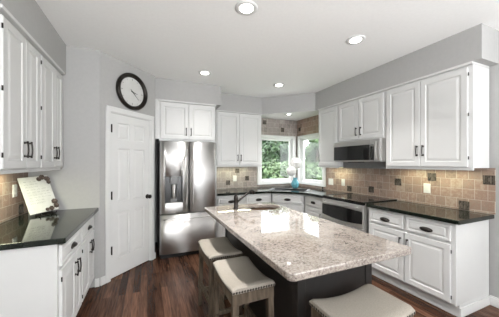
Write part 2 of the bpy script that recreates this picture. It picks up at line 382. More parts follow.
# ------------------------------------------------------------------ cabinetry
RAISED = [(.052, 0), (.058, .007), (.068, .007), (.088, .001)]
DRAWER = [(.022, 0), (.027, .005), (.034, .005), (.046, .0)]
def bar_pull(parent, x, z, y, L=.122):
    mb = MB(); n = 9
    pts = [(x, y-.018-.006*math.sin(PI*k/(n-1)), z-L/2+L*k/(n-1)) for k in range(n)]
    mb.tube(pts, .006, 8, [.0075 if k in (0, 8) else .0055 for k in range(n)])
    for s in (-1, 1):
        mb.tube([(x, y, z+s*(L/2-.012)), (x, y-.019, z+s*(L/2-.012))], .0055, 8)
        mb.lathe([(.010, 0), (.010, .003), (.007, .005)], (x, y, z+s*(L/2-.012)), '-Y', 10)
    return mb.build('handle', M['bronze'], parent, smooth=True)
def cup_pull(parent, x, z, y, w=.062, h=.024):
    mb = MB(); mb.lathe([(1, 0), (1, .003), (.9, .005)], (x, y, z), '-Y', 24, w*1.0, h*1.0)
    # dome, open below: upper half ellipsoid shell
    n, k2 = 12, 5
    for sc in (1.0,):
        rows = []
        for i in range(n+1):
            a = PI*i/n; row = []
            for j in range(k2+1):
                b = PI/2*j/k2
                row.append(mb.bm.verts.new((x+w*.86*math.cos(a)*math.cos(b), y-.004-.024*math.sin(b), z-.006+h*1.05*math.sin(a)*math.cos(b)+.004*math.sin(b))))
            rows.append(row)
        for i in range(n):
            for j in range(k2): mb.bm.faces.new((rows[i][j], rows[i+1][j], rows[i+1][j+1], rows[i][j+1]))
    bmesh.ops.remove_doubles(mb.bm, verts=mb.bm.verts, dist=1e-5)
    return mb.build('pull', M['bronze'], parent, smooth=True)
def hinges(d, x, zs, y):
    for z in zs: MB().box(x-.003, x+.003, y-.004, y+.004, z-.016, z+.016).build('hinge', M['bronze'], d)

def upper(label, loc, rz, w, z0, z1, depth, doors, pulls, hinge_x=None, group=None, pull_z=.15):
    """doors: list of (x0,x1); pulls: x per door (None for none)"""
    t = thing('wall_cabinet', label, 'cabinet', loc, rz, group)
    MB().box(0, w, .021, depth, z0, z1).box(0, w, .021, .04, z0-.022, z0).build('body', M['white'], t, bevel=.002)
    for i, (a, b) in enumerate(doors):
        d = MB().panel(a, b, z0+.012, z1-.022, 0, .0195, RAISED).build('door', M['white'], t)
        if pulls[i] is not None: bar_pull(d, pulls[i], z0+pull_z, 0)
        if hinge_x and hinge_x[i] is not None: hinges(d, hinge_x[i], (z0+.10, (z0+z1)/2+.02, z1-.09), 0)
    return t
def base(label, loc, rz, w, depth, drawers, doors, pulls, hinge_x=None, end_x=None, ztop=.872, toe=True):
    t = thing('base_cabinet', label, 'cabinet', loc, rz)
    mb = MB().box(0, w, .021, depth, .115, ztop).box(.0, w, .075, depth, .0, .115)
    mb.build('body', M['white'], t, bevel=.002)
    for a, b in drawers:
        d = MB().panel(a, b, .700, ztop-.022, 0, .0195, DRAWER).build('drawer', M['white'], t)
        cup_pull(d, (a+b)/2, .762, 0)
    for i, (a, b) in enumerate(doors):
        d = MB().panel(a, b, .135, .672, 0, .0195, RAISED).build('door', M['white'], t)
        if pulls[i] is not None: bar_pull(d, pulls[i], .55, 0)
        if hinge_x and hinge_x[i] is not None: hinges(d, hinge_x[i], (.19, .61), 0)
    return t

# left wall cabinets: local x runs along +Y, front faces +X
PL = PI/2
upper('white two door wall cabinet over the near end of the left counter', (-.83, 1.945, 0), PL, .600, 1.376, 2.376, .325, [(.03, .335), (.340, .588)], [.31, .375], [.022, None])
upper('white two door wall cabinet on the left, over the plaque and nearest the end wall', (-.83, 2.547, 0), PL, .573, 1.376, 2.376, .325, [(.02, .335), (.340, .562)], [.31, .375], [.012, None])
base('white base cabinet under the near end of the left counter, with plain end panel', (-.55, 2.022, 0), PL, .585, .6, [(.03, .573)], [(.03, .388), (.393, .573)], [.355, .43], [.022, None])
base('white base cabinet under the far end of the left counter, beside the pantry wall', (-.55, 2.610, 0), PL, .585, .6, [(.02, .545)], [(.02, .340), (.345, .545)], [.312, .385], [.012, None])
# refrigerator cabinet
upper('white two door cabinet above the stainless refrigerator', (.165, 3.855, 0), 0, .885, 1.792, 2.376, .715, [(.02, .438), (.446, .865)], [.405, .480], None, pull_z=.13)
tag(MB().box(1.052, 1.070, 3.875, 4.575, 0, 1.79).build('end_panel', M['white'], bevel=.002), 'tall white panel right of the refrigerator', 'panel')
# sink wall upper
upper('white two door wall cabinet left of the sink window', (1.16, 4.232, 0), 0, .935, 1.376, 2.383, .335, [(.02, .455), (.461, .905)], [.425, .492])
# sink wall base run
base('white drawer base cabinet right beside the stainless refrigerator', (1.075, 3.868, 0), 0, .515, .69, [(.02, .495)], [(.02, .255), (.260, .495)], [.225, .29])
base('white drawer base cabinet touching the left side of the corner sink cabinet', (1.592, 3.868, 0), 0, .525, .69, [(.02, .505)], [(.02, .258), (.264, .505)], [.23, .292])
# diagonal sink cabinet
ax, ay, bx_, by_ = 2.118, 3.868, 2.548, 3.462
dl = math.hypot(bx_-ax, by_-ay); da = math.atan2(by_-ay, bx_-ax)
sc_ = thing('sink_cabinet', 'white diagonal corner cabinet under the window sink', 'cabinet', (ax, ay, 0), da)
def to_local(p):
    q = Vector((p[0]-ax, p[1]-ay)); return (q.x*math.cos(-da)-q.y*math.sin(-da), q.x*math.sin(-da)+q.y*math.cos(-da))
off = Vector((-math.sin(da), math.cos(da)))*.021
poly = [(ax+off.x+.014, ay+off.y+.003), (bx_+off.x+.003, by_+off.y+.014), (3.16, by_+.035), (3.16, 4.56), (ax+.014, 4.56)]
lp = [to_local(p) for p in poly]
MB().prism(lp, .115, .872).build('body', M['white'], sc_)
MB().prism([to_local(p) for p in [(2.22, 3.93), (2.62, 3.56), (3.15, 3.56), (3.15, 4.55), (2.22, 4.55)]], 0, .115).build('toe_kick', M['white'], sc_)
d = MB().panel(.02, dl-.02, .700, .850, 0, .0195, DRAWER).build('false_drawer_front', M['white'], sc_); cup_pull(d, dl/2, .762, 0)
for a, b, p in ((.02, dl/2-.003, dl/2-.035), (dl/2+.003, dl-.02, dl/2+.035)):
    d = MB().panel(a, b, .135, .672, 0, .0195, RAISED).build('door', M['white'], sc_); bar_pull(d, p, .55, 0)
# range wall base and uppers: local x runs towards the camera, front faces -X
PR = -PI/2
base('white base cabinet between the corner sink and the stainless range', (2.55, 3.458, 0), PR, .482, .615, [(.02, .462)], [(.02, .462)], [.43])
bcab = base('long white base cabinet right of the range with two drawers', (2.565, 2.162, 0), PR, .93, .6, [(.03, .448), (.482, .892)], [(.03, .458), (.470, .892)], [.425, .503], [None, .902])
MB().box(.9305, .9385, .078, .598, .0005, .088).build('base_trim', M['trim'], bcab, bevel=.002)
upper('narrow white wall cabinet between the window and the microwave', (2.845, 3.458, 0), PR, .488, 1.37, 2.376, .32, [(.025, .470)], [.06])
upper('short white two door cabinet over the microwave', (2.845, 2.967, 0), PR, .830, 1.765, 2.376, .32, [(.02, .412), (.418, .812)], [.375, .455], pull_z=.125)
upper('large white two door wall cabinet at the right end of the range wall', (2.845, 2.134, 0), PR, .905, 1.376, 2.376, .32, [(.025, .432), (.438, .868)], [.402, .468], [None, .878], pull_z=.19)

# ------------------------------------------------------------------ countertops
ct = MB().prism(rrect(XL+.012, -.515, 1.985, YLB-.002, .015), .874, .914).build('countertop', M['blackgranite'], bevel=.006)
tag(ct, 'polished black granite countertop on the left base cabinets', 'countertop')
arc = []
p0, p1, p2, p3 = Vector((1.95, 3.835)), Vector((2.13, 3.835)), Vector((2.525, 3.46)), Vector((2.525, 3.28))
for k in range(13):
    t = k/12; arc.append(tuple(((1-t)**3)*p0 + 3*t*(1-t)**2*p1 + 3*t*t*(1-t)*p2 + t**3*p3))
cpoly = [(1.073, 4.566), (1.073, 3.835)] + arc + [(2.525, 2.972), (3.166, 2.972), (3.166, 4.566)]
cb_ = MB().prism(cpoly, .874, .914).build('countertop', M['blackgranite'])
SX, SY = 2.51, 3.87
cutter = MB().prism(rrect(-.34, .34, -.165, .165, .04), .8, 1.0).build('cutter', None)
cutter.location = (SX, SY, 0); cutter.rotation_euler = (0, 0, -R45)
cut(cb_, cutter)
b = cb_.modifiers.new('bevel', 'BEVEL'); b.width = .005; b.segments = 2; b.limit_method = 'ANGLE'
tag(cb_, 'black granite countertop wrapping the sink corner up to the range', 'countertop')
# (the base bodies of the corner carry the sink bowl inside, so hollow them too)
for o in sc_.children:
    if o.name.startswith('body'):
        cu = MB().prism(rrect(-.36, .36, -.185, .185, .04), .6, 1.0).build('cutter', None); cu.location = (SX, SY, 0); cu.rotation_euler = (0, 0, -R45)
        cut(o, cu)
rc = MB().prism(rrect(2.54, 3.166, 1.188, 2.166, .012), .874, .914).build('countertop', M['blackgranite'], bevel=.006)
tag(rc, 'black granite countertop right of the range', 'countertop')

def bowl(mb, poly_out, poly_in, ztop, zrim, depth):
    # rim ring then walls then bottom
    n = len(poly_out)
    rings = [[mb.bm.verts.new((x, y, zrim)) for x, y in poly_out], [mb.bm.verts.new((x, y, ztop)) for x, y in poly_out], [mb.bm.verts.new((x, y, ztop)) for x, y in poly_in],
             [mb.bm.verts.new((x*.93, y*.93, ztop-depth)) for x, y in poly_in]]
    for a, b in zip(rings, rings[1:]):
        for k in range(n): mb.bm.faces.new((a[k], a[(k+1) % n], b[(k+1) % n], b[k]))
    mb.bm.faces.new(rings[-1])
    return mb
sk = thing('corner_sink', 'black drop in sink in the window corner', 'sink', (SX, SY, .915), -R45)
bowl(MB(), rrect(-.37, .37, -.19, .19, .05), rrect(-.325, .325, -.150, .150, .05), .005, 0, .2).build('basin', M['black'], sk, smooth=False)
MB().lathe([(.03, 0), (.03, .003), (.02, .004)], (0, 0, -.187)).build('drain', M['chrome'], sk, smooth=True)

# ------------------------------------------------------------------ island
IX0, IX1, IY0, IY1 = .598, 1.478, .915, 2.725
it = MB().prism(rrect(IX0, IX1, IY0, IY1, .035), .878, .916).build('island_countertop', M['granite'])
SKX, SKY = 1.235, 2.46
cutter = MB().lathe([(1, 0), (1, .2)], (0, 0, 0), 'Z', 40, .205, .165).build('cutter', None); cutter.location = (SKX, SKY, .8)
cut(it, cutter)
b = it.modifiers.new('bevel', 'BEVEL'); b.width = .007; b.segments = 3; b.limit_method = 'ANGLE'; b.angle_limit = math.radians(50)
tag(it, 'large cream speckled granite island countertop', 'countertop')
ib = thing('kitchen_island', 'dark espresso island base under the cream granite top', 'kitchen island', (.84, 1.2, 0))
bm_ = MB().box(0, .61, 0, 1.45, .10, .877).box(.03, .55, .03, 1.42, 0, .10)
body = bm_.build('body', M['darkpaint'], ib)
cu = MB().lathe([(1, 0), (1, .4)], (0, 0, 0), 'Z', 32, .23, .17).build('cutter', None); cu.location = (SKX, SKY, .6)
bpy.context.view_layer.update(); cut(body, cu)
for x0, x1, y0, y1 in ((-.008, .05, -.008, .0), (.56, .618, -.008, .0), (-.008, 0, 0, .05), (.61, .618, 0, .05), (-.008, 0, 1.40, 1.45)):
    MB().box(x0, x1, y0, y1, .02, .876).build('corner_trim', M['darkpaint'], ib, bevel=.002)
for x0, x1 in ((.03, .30), (.31, .58)):
    pass
for k in range(3):   # doors on the cooking side
    a = .06+k*.455
    dd = MB().panel(a, a+.435, .13, .85, 0, .018, RAISED).build('door', M['darkpaint'], ib)
    dd.location = (.629, 0, 0); dd.rotation_euler = (0, 0, PI/2)
ps = thing('island_sink', 'round bronze prep sink let into the island top', 'sink', (SKX, SKY, .877))
mb = MB(); E_ = lambda a, b: [(a*math.cos(2*PI*k/40), b*math.sin(2*PI*k/40)) for k in range(40)]
bowl(mb, E_(.222, .165), E_(.202, .160), -.002, -.006, .16).build('basin', M['copper'], ps, smooth=False)
MB().lathe([(.025, 0), (.025, .003), (.015, .004)], (0, 0, -.161)).build('drain', M['bronze'], ps, smooth=True)
fa = thing('island_faucet', 'dark bronze pull out faucet on the island beside the prep sink', 'faucet', (.905, 2.475, .917))
MB().lathe([(.030, 0), (.030, .008), (.024, .012), (.022, .06), (.021, .105), (.024, .11), (.023, .140), (.014, .152), (.013, .163), (.004, .166)], seg=20).build('body', M['bronze'], fa, smooth=True)
MB().tube([(.012, 0, .075), (.06, .01, .105), (.13, .02, .15), (.185, .03, .178)], .0125, 10, [.013, .012, .012, .013]).build('spout', M['bronze'], fa, smooth=True)
MB().tube([(.175, .028, .174), (.205, .033, .186), (.228, .037, .178), (.236, .039, .150)], .018, 12, [.014, .019, .019, .017]).build('spray_head', M['bronze'], fa, smooth=True)
MB().tube([(0, 0, .155), (-.004, -.014, .168), (.02, -.035, .176)], .005, 8, [.006, .005, .004]).build('lever', M['bronze'], fa, smooth=True)

# ------------------------------------------------------------------ stools
def stool(label, loc, rz):
    t = thing('bar_stool', label, 'stool', loc, rz)   # long side along local x
    LX, LY, Z = .235, .150, .60
    # saddle cushion
    mb = MB(); nu, nv = 20, 12; top = []; 
    def zt(u, v):
        edge = max(0, abs(u)-.86)/.14; ev = max(0, abs(v)-.80)/.20
        return Z+.030+.034*u*u - .014*edge**2 - .014*ev**2
    for i in range(nu+1):
        u = -1+2*i/nu
        top.append([mb.bm.verts.new((u*LX, (-1+2*j/nv)*LY, zt(u, -1+2*j/nv))) for j in range(nv+1)])
    bot = [[mb.bm.verts.new((v.co.x, v.co.y, Z-.004+.020*(v.co.x/LX)**2)) for v in row] for row in top]
    for i in range(nu):
        for j in range(nv):
            mb.bm.faces.new((top[i][j], top[i+1][j], top[i+1][j+1], top[i][j+1])); mb.bm.faces.new((bot[i][j], bot[i][j+1], bot[i+1][j+1], bot[i+1][j]))
    for i in range(nu):
        for j in (0, nv): mb.bm.faces.new((top[i][j], bot[i][j], bot[i+1][j], top[i+1][j]) if j == 0 else (top[i][j], top[i+1][j], bot[i+1][j], bot[i][j]))
    for j in range(nv):
        for i in (0, nu): mb.bm.faces.new((top[i][j], top[i][j+1], bot[i][j+1], bot[i][j]))
    cu_ = mb.build('seat_cushion', M['linen'], t, bevel=.004)
    # nail heads along the lower edge of the cushion
    mb = MB()
    def nail(x, y, z, nx, ny):
        c = Vector((x, y, z)); n = Vector((nx, ny, 0)); a = Vector((-ny, nx, 0)); b = Vector((0, 0, 1))
        r0 = [mb.bm.verts.new(c + 0.0085*(math.cos(k*PI/3)*a+math.sin(k*PI/3)*b)) for k in range(6)]; tip = mb.bm.verts.new(c+n*.004)
        for k in range(6): mb.bm.faces.new((r0[k], r0[(k+1) % 6], tip))
    for k in range(16):
        y = -LY+.010+k*(2*LY-.02)/15
        for s in (-1, 1): nail(s*LX, y, Z+.026, s, 0)
    for k in range(25):
        x = -LX+.010+k*(2*LX-.02)/24
        for s in (-1, 1): nail(x, s*LY, Z+.006+.020*(x/LX)**2, 0, s)
    mb.build('nailhead_trim', M['nail'], cu_)
    # curved aprons
    ap = MB()
    for s in (-1, 1):
        n = 10; y0, y1 = sorted((s*(LY-.004), s*(LY-.024)))
        for k in range(n):
            xa, xb = -LX+.012+(2*LX-.024)*k/n, -LX+.012+(2*LX-.024)*(k+1)/n
            q = lambda x: Z-.005+.020*(x/LX)**2
            v = [ap.bm.verts.new(p) for p in ((xa, y0, Z-.058), (xb, y0, Z-.058), (xb, y1, Z-.058), (xa, y1, Z-.058), (xa, y0, q(xa)), (xb, y0, q(xb)), (xb, y1, q(xb)), (xa, y1, q(xa)))]
            for f in ((0,3,2,1),(4,5,6,7),(0,1,5,4),(1,2,6,5),(2,3,7,6),(3,0,4,7)): ap.bm.faces.new([v[i] for i in f])
        ap.box(*sorted((s*(LX-.004), s*(LX-.024))), -LY+.02, LY-.02, Z-.055, Z+.013)
    ap.build('seat_frame', M['stoolwood'], t)
    lw = .019
    for sx in (-1, 1):
        for sy in (-1, 1):
            cx, cy = sx*(LX-.030), sy*(LY-.030); fx, fy = sx*(LX-.018), sy*(LY-.014)
            mb = MB(); v = []
            for (x, y, z, w) in ((fx, fy, 0, .016), (cx, cy, Z+.008, .021)):
                v += [mb.bm.verts.new((x+a*w, y+b*w, z)) for a, b in ((-1, -1), (1, -1), (1, 1), (-1, 1))]
            for f in ((0,3,2,1),(4,5,6,7),(0,1,5,4),(1,2,6,5),(2,3,7,6),(3,0,4,7)): mb.bm.faces.new([v[i] for i in f])
            mb.build('leg', M['stoolwood'], t, bevel=.003)
    gx = LX-.021; gy = LY-.018
    for s in (-1, 1):
        MB().box(-gx+.015, gx-.015, s*gy-.010, s*gy+.010, .215, .250).build('stretcher', M['stoolwood'], t, bevel=.002)
        MB().box(s*gx-.010, s*gx+.010, -gy+.013, gy-.013, .135, .170).build('stretcher', M['stoolwood'], t, bevel=.002)
    return t
stool('linen saddle stool at the far left of the island, nearest the refrigerator', (.622, 2.165, 0), PI/2)
stool('linen saddle stool on the left side of the island, nearer the camera than its twin', (.626, 1.600, 0), PI/2)
stool('linen saddle stool pulled up to the near short end of the island', (1.085, .960, 0), 0)

# ------------------------------------------------------------------ refrigerator
fr = thing('refrigerator', 'stainless french door refrigerator with ice dispenser', 'refrigerator', (.165, 3.70, 0))
FW = .858
MB().box(0, FW, .075, .84, .03, 1.735).build('body', M['black'], fr, bevel=.004)
MB().box(.02, FW-.02, .055, .075, .0, .055).build('base_grille', M['black'], fr)
def curved(x0, x1, z0, z1, bulge=.016, n=14, hole=None):
    mb = MB(); cols = []
    for i in range(n+1):
        u = i/n; x = x0+(x1-x0)*u
        e = .012*max(0, (abs(2*u-1)-.88)/.12)**2
        yf = -bulge*(1-(2*u-1)**2) + e
        cols.append((mb.bm.verts.new((x, yf, z0)), mb.bm.verts.new((x, yf, z1)), mb.bm.verts.new((x, .068, z0)), mb.bm.verts.new((x, .068, z1))))
    for a, b in zip(cols, cols[1:]):
        mb.bm.faces.new((a[0], b[0], b[1], a[1])); mb.bm.faces.new((a[2], a[3], b[3], b[2])); mb.bm.faces.new((a[0], a[2], b[2], b[0])); mb.bm.faces.new((a[1], b[1], b[3], a[3]))
    for c in (cols[0], cols[-1]): mb.bm.faces.new((c[0], c[1], c[3], c[2]))
    return mb
dL = curved(.002, FW/2-.003, .672, 1.75).build('door', M['steel'], fr)
DX0, DX1, DZ0, DZ1 = .075, .330, .765, 1.225
cu = MB().box(DX0, DX1, -.1, .045, DZ0+.07, DZ1).build('cutter', None); cu.location = (.165, 3.70, 0); bpy.context.view_layer.update(); cut(dL, cu)
dR = curved(FW/2+.003, FW-.002, .672, 1.75).build('door', M['steel'], fr)
dF = curved(.002, FW-.002, .075, .655, bulge=.020, n=18).build('freezer_drawer', M['steel'], fr)
for dd in (dL, dR, dF):
    for p in dd.data.polygons: p.use_smooth = abs(p.normal.y) > .5 and p.center.y < .03
# dispenser
ds = MB().box(DX0+.001, DX1-.001, .036, .044, DZ0+.071, DZ1-.001).box(DX0+.001, DX0+.012, -.018, .036, DZ0+.071, DZ1-.001).box(DX1-.012, DX1-.001, -.018, .036, DZ0+.071, DZ1-.001).build('dispenser', M['black'], dL)
MB().box(DX0-.004, DX1+.004, -.030, -.012, DZ0-.01, DZ0+.070).build('dispenser_tray', M['steel'], dL, bevel=.006)
MB().box(DX0+.07, DX1-.07, -.022, .030, DZ1-.11, DZ1-.002).build('dispenser_head', M['ventgrey'], dL, bevel=.008)
MB().lathe([(.030, 0), (.036, .10), (.040, .20), (.034, .21)], ((DX0+DX1)/2, .004, DZ0+.13), 'Z', 16).build('ice_chute', M['steel'], dL, smooth=True)
MB().box((DX0+DX1)/2-.045, (DX0+DX1)/2+.045, .02, .036, DZ0+.08, DZ0+.15).build('dispenser_paddle', M['ventgrey'], dL, bevel=.003)
def fr_handle(par, pts, ends):
    mb = MB().tube(pts, .0105, 12)
    for a, b_ in ends: mb.tube([a, b_], .009, 10)
    return mb.build('handle', M['steel'], par, smooth=True)
for par, x in ((dL, FW/2-.045), (dR, FW/2+.045)):
    pts = [(x, -.052-.018*math.sin(PI*k/12), .735+k*.93/12) for k in range(13)]
    fr_handle(par, pts, [((x, 0, .76), (x, -.055, .76)), ((x, 0, 1.64), (x, -.055, 1.64))])
pts = [(.05+k*(FW-.10)/12, -.058-.020*math.sin(PI*k/12), .60) for k in range(13)]
fr_handle(dF, pts, [((.075, 0, .60), (.075, -.06, .60)), ((FW-.075, 0, .60), (FW-.075, -.06, .60))])
for x in (.09, FW-.09): MB().lathe([(.018, 0), (.02, .028)], (x, .20, .001), 'Z', 12).build('foot', M['black'], fr)

# ------------------------------------------------------------------ range
rg = thing('range', 'stainless slide in range with black glass cooktop', 'oven', (2.522, 2.955, 0), PR)
RW = .772
MB().box(0, RW, .035, .63, .03, .905).build('body', M['steel'], rg, bevel=.002)
MB().box(.0, RW, .012, .635, .906, .922).build('cooktop', M['glassblack'], rg, bevel=.003)
for xa, xb in ((-.001, .016), (RW-.016, RW+.001)): MB().box(xa, xb, .010, .636, .9225, .927).build('cooktop_trim', M['black'], rg, bevel=.002)
bn = [( .20, .18, .10), (.57, .18, .075), (.20, .46, .075), (.57, .46, .10)]
for x, y, r in bn:
    mb = MB(); 
    for rr in (r, r*.62):
        n = 36
        o1 = [mb.bm.verts.new((x+rr*math.cos(2*PI*k/n), y+rr*math.sin(2*PI*k/n), .9225)) for k in range(n)]; o2 = [mb.bm.verts.new((x+(rr-.004)*math.cos(2*PI*k/n), y+(rr-.004)*math.sin(2*PI*k/n), .9226)) for k in range(n)]
        for k in range(n): mb.bm.faces.new((o1[k], o1[(k+1) % n], o2[(k+1) % n], o2[k]))
    mb.build('burner_ring', M['chrome'], rg)
MB().box(.004, RW-.004, -.002, .034, .884, .904).build('control_panel', M['glassblack'], rg, bevel=.003)
def arched(name, par, x0, x1, zb_, zt_, up, dn):
    mb = MB(); n = 16
    prof = [(x0+(x1-x0)*k/n, zb_-dn*math.sin(PI*k/n)) for k in range(n+1)] + [(x1-(x1-x0)*k/n, zt_+up*math.sin(PI*k/n)) for k in range(n+1)]
    a = [mb.bm.verts.new((x, -.010, z)) for x, z in prof]; b2 = [mb.bm.verts.new((x, -.0065, z)) for x, z in prof]
    mb.bm.faces.new(a)
    for k in range(len(a)): mb.bm.faces.new((a[k], b2[k], b2[(k+1) % len(a)], a[(k+1) % len(a)]))
    return mb.build(name, M['glassblack'], par)
def oven_handle(par, z):
    pts = [(.05+k*(RW-.10)/12, -.034-.018*math.sin(PI*k/12), z) for k in range(13)]
    mbh = MB().tube(pts, .009, 12)
    for x in (.07, RW-.07): mbh.tube([(x, -.006, z), (x, -.038, z)], .008, 10)
    mbh.build('handle', M['steel'], par, smooth=True)
od = MB().box(.004, RW-.004, -.006, .033, .580, .880).build('upper_oven_door', M['steel'], rg, bevel=.005)
arched('oven_window', od, .012, RW-.016, .645, .800, .010, .03); oven_handle(od, .846)
od2 = MB().box(.004, RW-.004, -.006, .033, .230, .574).build('lower_oven_door', M['steel'], rg, bevel=.005)
arched('oven_window', od2, .06, RW-.06, .285, .46, .02, 0); oven_handle(od2, .535)
MB().box(.004, RW-.004, -.004, .033, .045, .222).build('storage_drawer', M['steel'], rg, bevel=.005)
MB().box(.02, RW-.02, .05, .07, 0, .03).build('kick_plate', M['black'], rg)

# ------------------------------------------------------------------ microwave
mw = thing('microwave', 'stainless over the range microwave with black glass front', 'microwave', (2.765, 2.966, 1.446), PR)
MWW = .828
MB().box(0, MWW, .024, .398, 0, .305).build('body', M['steel'], mw, bevel=.003)
dm = MB().box(.002, MWW-.150, -.002, .022, .004, .300).build('door', M['steel'], mw, bevel=.004)
MB().box(.010, MWW-.152, -.006, -.0025, .022, .232).build('window', M['glassblack'], dm, bevel=.002)
cpn = MB().box(MWW-.146, MWW-.002, -.002, .022, .004, .300).build('control_panel', M['steel'], mw, bevel=.004)
MB().box(MWW-.144, MWW-.092, -.006, -.0025, .022, .232).build('keypad', M['glassblack'], cpn, bevel=.001)
MB().box(MWW-.135, MWW-.095, -.0075, -.0062, .205, .225).build('display', M['ink'], cpn)
mh = MB().tube([(MWW-.045, -.024, .03), (MWW-.045, -.024, .27)], .006, 10)
for z in (.05, .25): mh.tube([(MWW-.045, -.002, z), (MWW-.045, -.024, z)], .005, 8)
mh.build('handle', M['steel'], cpn, smooth=True)
MB().box(.01, MWW-.08, .19, .398, -.098, -.001).build('vent_box', M['ventgrey'], mw, bevel=.003)
MB().box(.20, .42, .10, .200, -.012, -.001).build('grease_filter', M['black'], mw)

# ------------------------------------------------------------------ backsplashes with inset mosaic tiles
TX, TY = XR-.011, YB-.011
bsR = MB().box(TX, XR-.001, 1.187, 3.60, .9155, 1.374).box(TX, XR-.001, 2.14, 2.96, 1.374, 1.76).box(TX, XR-.001, 3.60, TY, .9155, .963).box(TX, XR-.001, 4.512, TY, .963, 2.04).box(TX, XR-.001, 3.465, TY, 2.04, 2.397).build('backsplash', M['tileY'])
tag(bsR, 'tumbled slate tile backsplash along the range wall', 'backsplash')
bsB = MB().box(1.073, 2.145, TY, YB-.001, .9155, 1.374).box(2.145, TX-.001, TY, YB-.001, .9155, .963).box(3.118, TX-.001, TY, YB-.001, .963, 2.04).box(2.105, TX-.001, TY, YB-.001, 2.04, 2.397).box(2.105, 2.145, TY, YB-.001, 1.374, 2.04).build('backsplash', M['tileX'])
tag(bsB, 'tumbled slate tile backsplash along the sink wall and around its window', 'backsplash')
bsL = MB().box(XL+.001, XL+.011, 1.99, YLB-.002, .9155, 1.374).build('backsplash', M['tileY'])
tag(bsL, 'tumbled slate tile backsplash behind the left counter', 'backsplash')
def mosR(y, z, s=.047): MB().box(TX-.003, TX+.002, y-s, y+s, z-s, z+s).build('mosaic_tile', M['mosaicY'], bsR, bevel=.001)
def mosB(x, z, s=.045): MB().box(x-s, x+s, TY-.003, TY+.002, z-s, z+s).build('mosaic_tile', M['mosaicX'], bsB, bevel=.001)
for y, z in ((1.234, 1.255), (1.439, .965), (1.755, 1.257), (2.179, 1.166), (2.60, 1.02), (3.03, .99), (3.70, .94)): mosR(y, z, .047 if z > .95 else .02)
for y, z in ((4.47, 2.19),): mosR(y, z, .04)
for x, z in ((1.50, 1.03), (1.92, 1.11), (1.70, 1.27), (2.33, 2.31), (2.78, 2.17)): mosB(x, z)
for y, z in ((2.46, 1.02), (3.05, .97), (2.10, .98)): MB().box(XL+.009, XL+.014, y-.047, y+.047, z-.047, z+.047).build('mosaic_tile', M['mosaicY'], bsL, bevel=.001)

# switch plates and outlets
def plate(name, label, loc, rz, w, h, kind):
    t = thing(name, label, 'outlet' if name == 'outlet_plate' else 'switch', loc, rz)
    MB().panel(-w/2, w/2, -h/2, h/2, -.006, .006, [(.006, -.001)]).build('cover_plate', M['plate'], t)
    for k in range(kind):
        x = (k-(kind-1)/2)*.046
        if name == 'outlet_plate':
            for s in (-1, 1): MB().box(x-.014, x+.014, -.010, -.0075, s*.022-.012, s*.022+.012).build('socket', M['plate'], t, bevel=.001)
        else:
            MB().box(x-.015, x+.015, -.011, -.0075, -.030, .030).build('rocker', M['plate'], t, bevel=.002)
plate('light_switch', 'white switch plate on the tiles under the large right wall cabinet', (TX, 1.81, 1.115), PR, .078, .118, 1)
plate('light_switch', 'wide double white switch plate beside the right window', (TX, 3.475, 1.075), PR, .122, .118, 2)
plate('outlet_plate', 'ivory outlet plate between the double switch and the range', (TX, 3.17, 1.085), PR, .076, .118, 1)
plate('outlet_plate', 'white outlet plate on the tiles left of the sink window', (1.645, TY, 1.11), 0, .078, .118, 1)
plate('outlet_plate', 'white outlet plate on the left backsplash beside the plaque', (XL+.011, 2.925, 1.165), PL, .076, .118, 1)

# ------------------------------------------------------------------ lamps
def can(label, x, y, z, power, r=.078, group='recessed ceiling lights'):
    t = thing('recessed_light', label, 'light', (x, y, z), 0, group)
    MB().lathe([(r, 0), (r+.018, 0), (r+.018, -.004), (r, -.009), (r-.020, -.003)], (0, 0, -.0005), 'Z', 32).build('trim_ring', M['trim'], t, smooth=True)
    MB().lathe([(r-.022, -.0085), (r-.024, -.0105), (.001, -.0115)], (0, 0, 0), 'Z', 32).build('lens', M['lens'], t, smooth=True)
    l = lamp('recessed_lamp', 'AREA', (0, 0, -.02), (0, 0, 0), power, (1, .975, .945), shape='DISK', size=.14, spread=math.radians(95))
    l.parent = t; return t
can('recessed ceiling light nearest the camera, over the near half of the island', .764, 1.835, H, 19)
can('recessed ceiling light nearest the range wall cabinets', 2.02, 1.85, H, 11)
can('recessed ceiling light in front of the refrigerator', .762, 3.385, H, 3)
can('recessed ceiling light in front of the sink corner', 2.018, 3.425, H, 6.5)
can('small recessed light in the soffit underside above the sink', 2.575, 3.99, SOF-.006, 5, .058)
def ucl(label, loc, rz, L, power):
    t = thing('under_cabinet_light', label, 'light', loc, rz, 'under cabinet lights')
    MB().box(-L/2, L/2, -.03, .03, -.018, 0).build('housing', M['plate'], t, bevel=.003)
    MB().box(-L/2+.01, L/2-.01, -.024, .024, -.0205, -.0185).build('lens', M['strip'], t)
    l = lamp('under_cabinet_lamp', 'AREA', (0, 0, -.024), (0, 0, 0), power, (.97, 1, .68), shape='RECTANGLE', size=L, size_y=.05); l.parent = t
ucl('slim light under the wall cabinet left of the sink window', (1.60, 4.42, 1.374), 0, .7, 2.0)
ucl('slim light under the narrow cabinet right of the window', (3.04, 3.20, 1.368), PR, .36, 1.7)
ucl('slim light under the large right wall cabinet', (3.03, 1.72, 1.374), PR, .75, 2.6)
ucl('slim light under the left wall cabinets', (XL+.13, 2.35, 1.374), PL, .7, 7.0)

